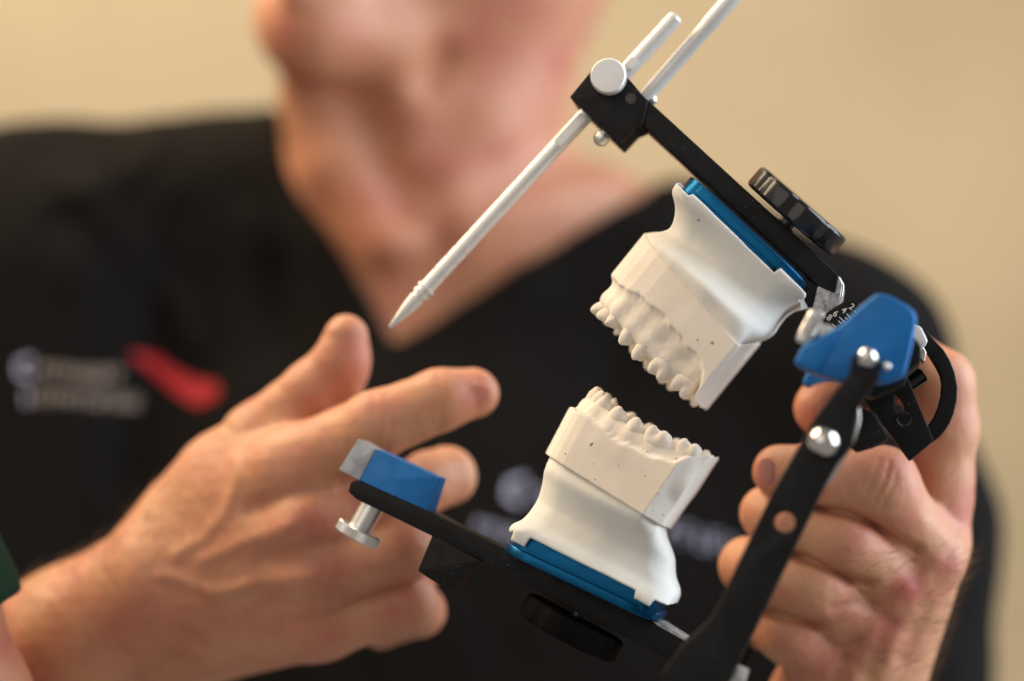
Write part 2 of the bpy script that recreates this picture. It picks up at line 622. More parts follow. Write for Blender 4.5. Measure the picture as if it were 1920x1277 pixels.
def mesh_sdf(f, lo, hi, vox, B=6):
    lo = np.asarray(lo, float); hi = np.asarray(hi, float)
    nb = np.ceil((hi - lo) / (vox * B)).astype(int)
    n = nb * B
    # evaluate block centres, then only the blocks the surface can cross
    bc = [lo[a] + (np.arange(nb[a]) + 0.5) * B * vox - vox * 0.5 for a in range(3)]
    Cx, Cy, Cz = np.meshgrid(*bc, indexing='ij')
    fc = f(np.stack([Cx.ravel(), Cy.ravel(), Cz.ravel()], 1)).reshape(nb)
    F = np.repeat(np.repeat(np.repeat(fc, B, 0), B, 1), B, 2).astype(np.float32)
    F = np.where(F < 0, np.minimum(F, -vox), np.maximum(F, vox))
    act = np.argwhere(np.abs(fc) < B * vox * 1.9)
    off = np.stack(np.meshgrid(range(B), range(B), range(B), indexing='ij'), -1).reshape(-1, 3)
    CH = 2500
    for s in range(0, len(act), CH):
        a = act[s:s + CH]
        idx = (a[:, None, :] * B + off[None]).reshape(-1, 3)
        val = f(lo + idx * vox)
        F[idx[:, 0], idx[:, 1], idx[:, 2]] = val
    ins = F < 0
    c = np.zeros(tuple(n - 1), np.uint8)
    for dx in (0, 1):
        for dy in (0, 1):
            for dz in (0, 1):
                c += ins[dx:n[0] - 1 + dx, dy:n[1] - 1 + dy, dz:n[2] - 1 + dz]
    cells = np.argwhere((c > 0) & (c < 8))
    vid = np.full(tuple(n - 1), -1, np.int64)
    vid[cells[:, 0], cells[:, 1], cells[:, 2]] = np.arange(len(cells))
    acc = np.zeros((len(cells), 3)); cnt = np.zeros(len(cells))
    corners = [(0, 0, 0), (1, 0, 0), (0, 1, 0), (1, 1, 0), (0, 0, 1), (1, 0, 1), (0, 1, 1), (1, 1, 1)]
    for i in range(8):
        for a in range(3):
            if corners[i][a]: continue
            e = list(corners[i]); e[a] = 1
            A = F[cells[:, 0] + corners[i][0], cells[:, 1] + corners[i][1], cells[:, 2] + corners[i][2]]
            Bv = F[cells[:, 0] + e[0], cells[:, 1] + e[1], cells[:, 2] + e[2]]
            m_ = (A < 0) != (Bv < 0)
            t = np.where(m_, A / np.where(m_, A - Bv, 1), 0)
            p = np.tile(np.array(corners[i], float), (len(cells), 1))
            p[:, a] += t
            acc += p * m_[:, None]; cnt += m_
    V = lo + (cells + acc / np.maximum(cnt, 1)[:, None]) * vox
    quads = []
    for a in range(3):
        b, c2 = (a + 1) % 3, (a + 2) % 3
        s0 = [slice(None)] * 3; s1 = [slice(None)] * 3
        s0[a] = slice(0, -1); s1[a] = slice(1, None)
        I0 = ins[tuple(s0)]; I1 = ins[tuple(s1)]
        for flip, mk in ((False, I0 & ~I1), (True, ~I0 & I1)):
            e = np.argwhere(mk)
            e = e[(e[:, b] > 0) & (e[:, c2] > 0) & (e[:, b] < n[b] - 1) & (e[:, c2] < n[c2] - 1)]
            if not len(e): continue
            q = []
            for (db, dc) in ((-1, -1), (0, -1), (0, 0), (-1, 0)):
                k = e.copy(); k[:, b] += db; k[:, c2] += dc
                q.append(vid[k[:, 0], k[:, 1], k[:, 2]])
            q = np.stack(q, 1)
            if flip: q = q[:, ::-1]
            quads.append(q)
    Q = np.concatenate(quads)
    Q = Q[(Q >= 0).all(1)]
    return V, Q


# ================================================================== the wall behind
def build_wall():
    V = np.array([[-1800, 1500, -1300], [1800, 1500, -1300], [1800, 1500, 1500], [-1800, 1500, 1500],
                  [-1800, 1620, -1300], [1800, 1620, -1300], [1800, 1620, 1500], [-1800, 1620, 1500]], float)
    F = [[0, 1, 2, 3], [5, 4, 7, 6], [3, 2, 6, 7], [1, 0, 4, 5], [0, 3, 7, 4], [2, 1, 5, 6]]
    o = part('wall', V, F, M['wall'], None)
    o['kind'] = 'structure'


build_wall()


# ================================================================== the articulator
ART = thing('dental_articulator', 'opened black metal dental articulator with blue blocks and silver rods, gripped by a hand',
            'articulator', pp(1340, 1250, 0))
A = ART
# ---- upper member
slab('upper_bar', [(1176, 152), (1573, 516), (1566, 550), (1534, 536), (1300, 320), (1207, 236)], -9, 9, M['black'], A, 0.35, r=1.0)
pb = slab('pin_block', [(1068, 182), (1105, 137), (1128, 110), (1146, 112), (1188, 158), (1214, 190), (1205, 234), (1188, 240), (1160, 270)], -10.5, 10.5,
          M['black'], A, 0.3, r=0.6)
cpt = pp(1183, 185, -10.6)
lathe('screw_hole', [(0, 1.9), (0.25, 1.9), (0.25, 1.5), (0.1, 1.4)], cpt, -LAT, M['black_gloss'], pb, 24)
# knurled locking knob, its face towards the camera
k = lathe('locking_knob', [(0, 3.5), (0.2, 5.7, 1), (0.7, 6.15, 1), (4.6, 6.2, 1), (5.1, 5.9, 1), (5.3, 5.6), (5.45, 2.5), (5.45, 0.3)],
          pp(1143, 147, -10.5), -LAT, M['silver_matte'], A, 96, knurl=0.045, smooth=30)
# the incisal pin: long graduated rod
pin_a = pp(731, 614, 0); pin_b = pp(1270, 30, 0)
ax = unit(pin_b - pin_a); L = np.linalg.norm(pin_b - pin_a)
R = 2.75


def seg_on(px):   # distance along the pin of a photo x
    return (px - 731) / (1270 - 731) * L


prof = [(0, 0.55), (0.3, 0.75), (5, 1.6), (10, 2.45), (seg_on(783), 2.75), (seg_on(783) + .05, 2.3), (seg_on(787), 2.3), (seg_on(787) + .05, 3.0), (seg_on(793), 3.1),
        (seg_on(793) + .1, 2.6), (seg_on(797), 2.6), (seg_on(797) + .1, 3.35), (seg_on(801), 3.35), (seg_on(801) + .1, R)]
for gx in (826, 849, 866, 890):
    s = seg_on(gx)
    prof += [(s - 0.22, R), (s - 0.18, R - 0.45), (s + 0.18, R - 0.45), (s + 0.22, R)]
prof += [(seg_on(1040), R), (seg_on(1262), R + .15), (L - 1.2, R + .15), (L - .3, R - .5), (L, R - 1.2)]
pin = lathe('incisal_pin', prof, pin_a, ax, M['satin'], A, 40, smooth=30)
# milled flats on the pin (raised 0.05 mm plates standing on the rod's camera side)
sd = unit(np.cross(ax, LAT))
for (x0, x1, nm) in ((1047, 1097, 'milled_flat'), (1178, 1193, 'milled_flat')):
    a0 = pin_a + ax * seg_on(x0); a1 = pin_a + ax * seg_on(x1)
    fr = -LAT
    off = fr * (R - 0.35)
    wd = 1.75
    ll = np.linalg.norm(a1 - a0)
    pts = round_poly([(0, -wd), (ll, -wd), (ll, wd), (0, wd)], 0.6)
    extrude2d(nm, [pts], a0 + off, ax, sd, 1.0, 0.08, M['silver_matte'], pin)
# second plain rod behind it, rising out of the bar
ra = pp(1211, 181, 3); rb = pp(1420, -58, 3)
rx = unit(rb - ra)
rl = np.linalg.norm(rb - ra)
lathe('support_rod', [(0, 2.6), (rl * .62, 2.75), (rl * .63, 3.0), (rl - .5, 3.0), (rl, 2.5)], ra - rx * 4, rx, M['satin'], A, 36, smooth=30)
ball('rod_collar', pp(1222, 187, 3), 1.9, M['silver'], A, 20)
# ball plunger under the block
bx_ = pp(1128, 259, 0)
lathe('ball_plunger', [(-4, 1.7), (-1.2, 1.9), (-1.1, 2.7), (0.4, 2.8), (1.6, 2.4), (2.5, 1.5), (2.9, 0.4)], bx_, OU, M['silver'], A, 28, smooth=40)


# ---- mounting plates
def rrect(ax_, ay_, r, n=8):
    out = []
    for cx, cy, s in ((ax_ - r, ay_ - r, 0), (-ax_ + r, ay_ - r, 90), (-ax_ + r, -ay_ + r, 180), (ax_ - r, -ay_ + r, 270)):
        for i in range(n + 1):
            th = math.radians(s + 90 * i / n)
            out.append((cx + r * math.cos(th), cy + r * math.sin(th)))
    return out


def plate(P0, P1, dep, width, r, o_dir, p_dir, name, bevel, parent):
    """rounded plate whose band shows from pixel P0 to P1 (its edge nearest the bar), dep mm thick along o_dir"""
    a = pp(*P0, -width / 2); b = pp(*P1, -width / 2)
    pa = unit(b - a)
    od = unit(np.cross(LAT, pa))
    if np.dot(od, o_dir) < 0:
        od = -od
    c = (a + b) / 2 + LAT * width / 2 + od * dep / 2
    hl = np.linalg.norm(b - a) / 2
    pts = rrect(hl, width / 2, r, 10)
    return extrude2d(name, [pts], c, pa, LAT, dep, bevel, M['blue_plate'], parent)


up = plate((1291, 322), (1512, 527), 3.7, 46, 12, OU, PU, 'mounting_plate', 0.35, A)
plate((1297, 328), (1478, 496), 7.7, 43, 6, OU, PU, 'plate_boss', 0.3, up)
# small washer plate in black continuing the flange
slab('rear_spacer', [(1500, 517), (1538, 536), (1530, 585), (1516, 576), (1498, 540)], -8, 8, M['black'], A, 0.3)

# fluted black plastic knobs
def flute_knob(c, axis, R_, th, name, stem_len, parent, m=None):
    m = m or M['black_gloss']
    a, u, v = frame_of(axis)
    pts = []
    n = 8
    for i in range(n * 12):
        th_ = 2 * math.pi * i / (n * 12)
        rr = R_ - 1.3 * max(0, math.cos(n * th_)) ** 2
        pts.append((rr * math.cos(th_), rr * math.sin(th_)))
    ko = extrude2d(name, [pts], c, u, v, th, 1.5, m, parent, smooth=40, bres=3)
    lathe('knob_stem', [(0, 4.2), (stem_len * .5, 4.2), (stem_len * .5, 3.0), (stem_len, 3.0)], c - a * (th / 2 + stem_len), a, M['black_gloss'], ko, 28)
    return ko


nu = unit(pp(1530, 362, 0) - pp(1494, 397, 0))
kax = unit(-OU + 0.05 * PU - 0.10 * LAT)
flute_knob(pp(1494, 396, 0), kax, 19.2, 8.2, 'mounting_knob', 3.2, A)
flute_knob(pp(1071, 1177, 0), unit(-OL), 18.4, 8.2, 'mounting_knob', 4.0, A, M['black_shaded'])

# ---- rear of the upper member: bare metal patch, cross bar, scale, slotted plate, handle
slab('bar_shoulder', [(1573, 516), (1580, 532), (1575, 560), (1560, 585), (1545, 600), (1520, 598), (1524, 575), (1533, 536)], -8.4, 9, M['worn'], A, 0.4, r=1.0,
     label='bar end with its black coat worn to grey metal')
slab('brass_face', [(1574, 518), (1583, 534), (1580, 556), (1562, 588), (1558, 576), (1565, 552)], -7.0, 9.4, M['silver'], A, 0.3, r=.5)
dial = slab('scale_plate', [(1542, 592), (1560, 580), (1575, 570), (1589, 563), (1600, 561), (1608, 566), (1650, 606), (1650, 640), (1570, 640), (1545, 612)], -11, -8, M['black'], A, 0.15, r=.4)


def text_on(parent, s, px, py, t, h_px, ang, name='scale_number'):
    cu = bpy.data.curves.new('tmp', 'FONT')
    cu.body = s
    cu.size = 1.0
    cu.align_x = 'CENTER'; cu.align_y = 'CENTER'
    cu.extrude = 0.02
    cu.offset = 0.008
    to = bpy.data.objects.new('tmp', cu)
    COL.objects.link(to)
    bpy.context.view_layer.update()
    me = bpy.data.meshes.new_from_object(to.evaluated_get(bpy.context.evaluated_depsgraph_get()))
    sc = h_px * PX / 0.70
    c = pp(px, py, t)
    ca, sa = math.cos(ang), math.sin(ang)
    ex = E1 * ca + E2 * sa
    ey = -E1 * sa + E2 * ca
    V = np.array([c + (v.co.x * ex + v.co.y * ey) * sc - LAT * v.co.z * 2 for v in me.vertices])
    F = [list(p.vertices) for p in me.polygons]
    bpy.data.objects.remove(to); bpy.data.curves.remove(cu); bpy.data.meshes.remove(me)
    return part(name, V, F, M['print'], parent)


for s, x, y in (('2', 1597, 575.5), ('4', 1582.5, 582), ('6', 1566.5, 588.5), ('8', 1555, 596)):
    text_on(dial, s, x, y, -11.03, 11.5, math.radians(-36))
for (x0, y0, x1, y1) in ((1587.5, 588, 1595, 597), (1573.6, 594.3, 1583.5, 604), (1584.5, 595, 1589, 599), (1571.5, 601.5, 1578, 606.5),
                         (1602, 583, 1608, 589), (1560, 607, 1568, 614)):
    a = np.array([x0, y0]); b = np.array([x1, y1]); n_ = np.array([-(b - a)[1], (b - a)[0]]); n_ = n_ / np.linalg.norm(n_) * 0.75
    slab('scale_tick', [tuple(a - n_), tuple(b - n_), tuple(b + n_), tuple(a + n_)], -11.06, -10.9, M['print'], dial, 0.01)


def rod(name, p0, p1, r, m, parent, seg=28, bev=0.4, label=None):
    a = unit(p1 - p0); l = np.linalg.norm(p1 - p0)
    return lathe(name, [(0, r - bev), (bev, r), (l - bev, r), (l, r - bev)], p0, a, m, parent, seg, smooth=30, label=label)


# cross shaft and black hinge body between the two condyle blocks
slab('hinge_beam', [(1600, 630), (1700, 612), (1728, 650), (1727, 678), (1700, 700), (1700, 715), (1640, 745), (1610, 735)], -40, 62, M['black'], A, 0.6, r=1.2)
slab('hinge_cap', [(1706, 640), (1720, 634), (1737, 660), (1733, 680), (1716, 664)], -12, -2, M['chrome'], A, 0.3, r=.6)
slab('square_nut', [(1712, 606), (1727, 613), (1740, 641), (1724, 659), (1705, 640), (1700, 622)], -16, -4, M['silver_matte'], A, 0.4, r=1.0)
rod('cross_pin', pp(1690, 730, -4), pp(1732, 701, -4), 2.6, M['black_gloss'], A)
# slotted plate
key = []
for (x, y) in [(1676, 741), (1680, 738), (1688, 745), (1696, 760), (1697, 778), (1692, 788), (1684, 783), (1677, 765)]:
    key.append((x, y))
sp = slab('slotted_plate', [(1616, 745), (1640, 712), (1700, 705), (1705, 716), (1751, 826), (1706, 864), (1678, 826), (1641, 780)], -14, -4, M['black'], A, 0.25, r=.5, holes=[key])
lathe('plug', [(0, 2.55), (0.35, 2.45), (0.36, 2.2), (0.2, 2.1)], pp(1695, 786, -14.05), -LAT, M['black'], sp, 28)
# curved rear handle: arc
outer = [(1722, 612), (1735, 617), (1753, 638), (1769, 655), (1781, 675), (1790, 698), (1795.5, 725), (1794, 752), (1788, 776), (1781, 793), (1772, 807), (1762, 819), (1750, 828)]
inner = [(1738, 800), (1750, 783), (1759, 762), (1764, 742), (1766, 719), (1763, 703), (1756, 688), (1746, 672), (1736, 657)]
slab('rear_handle', outer + inner, -9, 0, M['black'], A, 0.5, r=0)

# ---- condyle blocks (near and far) with their fittings
BL = [(1502, 651), (1578, 608), (1612, 574), (1643, 550), (1662, 551), (1700, 571), (1717, 586), (1719, 602), (1710, 650), (1697, 703), (1660, 717), (1620, 719), (1568, 712), (1528, 700), (1487, 682)]


def condyle_block(t0, t1, near):
    def sh(x, y):   # the far block has the same shape, shifted by real position
        return (x, y)
    v0 = pp(1600, 640, -60)
    o = slab('condyle_block', BL, -60, -60 + (t1 - t0), M['blue_block'], A, 1.1, r=1.6,
             label=None if near else 'far blue block half hidden behind the near one')
    if not near:
        d = (t0 + 60) / 1000 * LAT
        o.location = o.location + Vector(d)
    return o


condyle_block(-60, -44, True)
condyle_block(40, 56, False)
# left ramp in front of the near block face: a wedge carrying the thumb screw
slab('ramp', [(1488, 680), (1502, 652), (1520, 640), (1573, 612), (1566, 640), (1545, 680), (1531, 698)], -61.6, -55, M['blue_block'], A, 0.8, r=1.2)
tx = unit(PL * 1.0 + 0.06 * LAT)
kn = pp(1519, 614, -55)
lathe('thumb_screw', [(-2.6, 4.9), (-2.2, 5.6, 1), (-1.7, 5.9, 1), (1.7, 5.9, 1), (2.2, 5.6, 1), (2.3, 3.0), (4.0, 3.0), (4.1, 3.5), (7.0, 3.5), (7.4, 3.0), (12, 2.6)], kn, tx,
      M['silver'], A, 88, knurl=0.07, smooth=25)

# ---- near upright with ball ends
ball('ball_stud', pp(1626, 670, -64), 3.35, M['chrome'], A)
lathe('ball_neck', [(0, 2.4), (6, 2.4)], pp(1626, 670, -61), LAT, M['black'], A, 20)
ball('stud_pin', pp(1663, 687, -61), 1.35, M['silver'], A, 16)
slab('upright', [(1593, 700), (1597, 672), (1604, 662), (1611, 690), (1641, 692), (1648, 668), (1652, 684), (1648, 712), (1611, 762), (1604, 806), (1598, 838), (1572, 868), (1549, 908), (1492, 1024),
                 (1435, 1142), (1369, 1277), (1362, 1292), (1240, 1292), (1240, 1262), (1281, 1206), (1332, 1160), (1353, 1122), (1380, 1062), (1447, 924), (1528, 782)], -62, -55, M['black'], A, 0.6,
     r=0.8, holes=[circ_px(1471, 979, 19.5)])
# polished strip standing along the upright's rear edge
slab('polished_strip', [(1611, 756), (1613, 790), (1603, 826), (1560, 902), (1548, 912), (1543, 900), (1583, 836), (1596, 790)], -58, -48, M['chrome'], A, 0.4, r=.8)
ball('ball_stud', pp(1544, 828, -64), 5.0, M['chrome'], A, 36)
ball('ball_stud', pp(1612, 822, -30), 3.0, M['silver'], A, 24)
slab('inner_strut', [(1612, 760), (1640, 775), (1668, 822), (1640, 838), (1606, 848), (1590, 835)], -34, -26, M['black'], A, 0.4, r=.8)
# far upright (mostly hidden by the near one and the hand)
fu = slab('upright', [(1593, 700), (1650, 690), (1611, 762), (1598, 838), (1435, 1142), (1369, 1277), (1362, 1292), (1240, 1292), (1281, 1206), (1332, 1160), (1447, 924), (1528, 782)],
          -62, -55, M['black'], A, 0.6, r=.8)
fu.location = fu.location + Vector(LAT * 117 / 1000)

# ---- lower member
slab('lower_bar', [(653, 922), (658, 903), (674, 901), (803, 958), (935, 1024), (1225, 1168), (1286, 1202), (1310, 1240), (1268, 1245), (1120, 1168), (905, 1056), (812, 1006), (668, 936)],
     -9, 9, M['black'], A, 0.3, r=.4)
slab('foot', [(783, 1070), (812, 1000), (912, 1050), (875, 1076), (852, 1108), (838, 1105), (800, 1082)], -9, 9, M['black'], A, 0.4, r=.8)
slab('rear_crossbar', [(1285, 1216), (1330, 1206), (1345, 1292), (1270, 1292)], -55, 62, M['black'], A, 0.7, r=1.0)
slab('bare_edge', [(1222, 1164), (1240, 1166), (1287, 1196), (1284, 1203), (1268, 1203)], -8.9, 8, M['worn'], A, 0.2)
slab('rear_foot_plate', [(1381, 1249), (1402, 1258), (1392, 1292), (1360, 1292)], -60, -50, M['worn'], A, 0.3, r=.4)
# incisal table: blue block with a bare front end
slab('incisal_table', [(705, 842), (820, 895), (800, 959), (674, 901)], -8.5, 9.5, M['blue_block'], A, 0.25, r=.3)
slab('table_end', [(672, 823), (704.6, 842), (673.6, 901), (635, 881)], -8.3, 9.0, M['grey_metal'], A, 0.2, r=.3, label='bare grey metal end of the blue incisal table')
rod('table_post', pp(702, 944, 0), pp(668, 1004, 0), 4.2, M['silver'], A, 32)
c0 = pp(672, 1001, 0)
lathe('table_screw', [(-2.0, 5.5), (-1.9, 7.7, 1), (-1.5, 8.1, 1), (1.5, 8.1, 1), (1.9, 7.7, 1), (2.0, 6.5)], c0, -OL, M['silver'], A, 110, knurl=0.03, smooth=25)
lp = plate((936, 1032), (1228, 1170), 3.2, 46, 12, OL, PL, 'mounting_plate', 0.5, A)
plate((949, 1037), (1222, 1166), 9.0, 43, 6, OL, PL, 'plate_boss', 0.3, lp)


# ================================================================== the plaster casts
def local_frame(p, o):
    Rm = np.stack([p, LAT, o])             # rows: world -> local
    return Rm


class Cast:
    def __init__(s, Q, pdir, odir, P3, O3):
        s.Q = np.array(Q, float); s.pd = np.array(pdir); s.od = np.array(odir)
        s.R = np.stack([P3, LAT, O3])

    def wpt(s, p, o, t):
        x, y = s.Q + p * s.pd + o * s.od
        return pp(x, y, t)

    def loc(s, p, o, t):
        return s.R @ (s.wpt(p, o, t) - M0)

    def world(s, V):
        return V @ s.R + M0


UC = Cast((1272, 365), (0.777, 0.629), (-0.629, 0.777), PU, OU)
LC = Cast((961, 985), (0.886, 0.463), (0.463, -0.886), PL, OL)


def prof_interp(pts, idx):
    a = np.array(pts, float)
    a = a[np.argsort(a[:, 0])]
    return lambda z: np.interp(z, a[:, 0], a[:, idx])


def smooth_interp(zs, vs):
    """dense cosine-ish interpolation (Catmull-Rom) for soft profiles"""
    zs = np.array(zs, float); vs = np.array(vs, float)
    o = np.argsort(zs); zs = zs[o]; vs = vs[o]
    g = np.linspace(zs[0], zs[-1], 300)
    m_ = np.gradient(vs, zs)
    out = np.empty_like(g)
    for i, x in enumerate(g):
        j = min(max(np.searchsorted(zs, x) - 1, 0), len(zs) - 2)
        h = zs[j + 1] - zs[j]; t = (x - zs[j]) / h
        out[i] = ((2 * t ** 3 - 3 * t ** 2 + 1) * vs[j] + (t ** 3 - 2 * t ** 2 + t) * h * m_[j] + (-2 * t ** 3 + 3 * t ** 2) * vs[j + 1] + (t ** 3 - t ** 2) * h * m_[j + 1])
    return lambda z: np.interp(z, g, out)


def mount_mesh(C, front, rear, half, zlo_po, bottom, tabs, poly, coef, notch, inset, vox=0.42):
    """front, rear: (p,o) silhouettes on the middle plane; half: (o, half width mm)"""
    f = [C.loc(p, o, 0) for p, o in front]; r = [C.loc(p, o, 0) for p, o in rear]
    blend = 8.5
    fx = smooth_interp([q[2] for q in f], [q[0] for q in f])
    rx_ = smooth_interp([q[2] for q in r], [q[0] for q in r])
    hz = smooth_interp([C.loc(150, o, 0)[2] for o, _ in half], [h for _, h in half])
    z0 = C.loc(150, zlo_po[0], 0)[2]; z1 = C.loc(150, zlo_po[1], 0)[2]

    bt = np.array([C.R @ (pp(*q, -24) - M0) for q in bottom])
    bs = np.polyfit(bt[:, 0], bt[:, 2], 1)
    z0 = min(z0, bt[:, 2].min() - 6)

    def F(P):
        x, y, z = P[:, 0], P[:, 1], P[:, 2]
        zc = np.clip(z, z0, z1)
        a, b, h = fx(zc), rx_(zc), hz(zc)
        cx = (a + b) / 2; hx = (b - a) / 2
        rr = np.minimum(hx, h) * (0.20 + 0.22 * np.clip((z - z0 - 6) / 6, 0, 1))
        # sides draw in towards the front
        taper = np.clip((cx + 0.1 * hx - x) / hx, 0, 1)
        hh = h * (1 - 0.30 * taper ** 1.5 * np.clip((z - bt[:, 2].mean() - 2.0) / 9, 0, 1))
        qx = np.abs(x - cx) - (hx - rr); qy = np.abs(y) - (hh - rr)
        d = np.hypot(np.maximum(qx, 0), np.maximum(qy, 0)) + np.minimum(np.maximum(qx, qy), 0) - rr
        side = poly2(x, y, poly) + inset
        zt = coef[0] * x + coef[1] * y + coef[2]
        u = np.clip((z - (zt - blend)) / blend, 0, 1)
        u = u * u * (1.6 - 0.6 * u)
        d = d * (1 - u) + side * u
        d = np.where(z > zt, np.maximum(side, d), d)
        d = d * 0.8
        zb = np.polyval(bs, x)
        for (xa, xb, dz) in tabs:
            ta = np.clip((x - xa) / 0.5, 0, 1) * np.clip((xb - x) / 0.5, 0, 1)
            zb = zb - ta * dz * (np.abs(y) > 17)
        d = smax(d, zb - z, 0.5)
        d = smax(d, z - z1, 0.8)
        d = d + 0.10 * wav(P, 16, 1) + 0.03 * wav(P, 5, 2)
        for (c, ext) in notch:
            q = np.abs(P - c) - ext
            bx = np.linalg.norm(np.maximum(q, 0), axis=1) + np.minimum(q.max(1), 0)
            d = smax(d, -bx, 0.3)
        return d
    lo_ = [min(fx(z0), fx(z1), fx((z0 + z1) / 2)) - 4, -36, z0 - 3]
    hi_ = [max(rx_(z0), rx_(z1)) + 4, 36, z1 + 3]
    return mesh_sdf(F, lo_, hi_, vox)


def tooth_sdf(kind, c, ang, up, sz, tilt=0.0):
    """c: centre of crown local mm, ang: direction of arch tangent in x-y plane, up = +1 (towards +z)"""
    ca, sa = math.cos(ang), math.sin(ang)
    tv = np.array([ca, sa, 0.0]); av = np.array([-sa, ca, 0.0]); uv = np.array([0, 0, 1.0])
    if av[0] < 0 and abs(av[0]) > abs(av[1]): av, tv = -av, -tv
    out = av if av[0] < 0 else -av
    u2 = unit(uv + out * math.tan(tilt)); a2 = unit(np.cross(u2, tv)); a2 = a2 if np.dot(a2, av) > 0 else -a2
    fr = np.array([tv, a2, u2])   # along arch, across (outwards = -y' for near side), towards the tip

    def F(P):
        q = (P - c) @ fr.T
        w_, dp, h = sz
        if kind == 'incisor':
            d = ellip(q, (0, 0, -0.8), (w_ * .52, dp * .52, h * .62))
            e = ellip(q, (0, 0.0, h * .22), (w_ * .5, dp * .26, h * .36))
            d = smin(d, e, 1.2)
        elif kind == 'canine':
            d = ellip(q, (0, 0, -1.2), (w_ * .5, dp * .5, h * .55))
            d = smin(d, cone(q, (0, 0, -1), (0, -0.2, h * .5), w_ * .36, 0.75), 1.3)
        elif kind == 'premolar':
            d = ellip(q, (0, 0, -0.6), (w_ * .52, dp * .5, h * .42))
            d = smin(d, ellip(q, (0, -dp * .20, h * .16), (w_ * .34, dp * .24, h * .34)), 1.1)
            d = smin(d, ellip(q, (0, dp * .24, h * .10), (w_ * .32, dp * .22, h * .30)), 1.1)
        else:
            d = ellip(q, (0, 0, -1.0), (w_ * .53, dp * .52, h * .42))
            for sx in (-1, 1):
                d = smin(d, ellip(q, (sx * w_ * .235, -dp * .26, h * .10), (w_ * .235, dp * .23, h * .38)), 0.7)
                d = smin(d, ellip(q, (sx * w_ * .235, dp * .24, h * .08), (w_ * .235, dp * .23, h * .34)), 0.7)
        return d * 0.85 + 0.06 * wav(P, 3.0, 3) + 0.05 * wav(P, 1.6, 2)
    return F


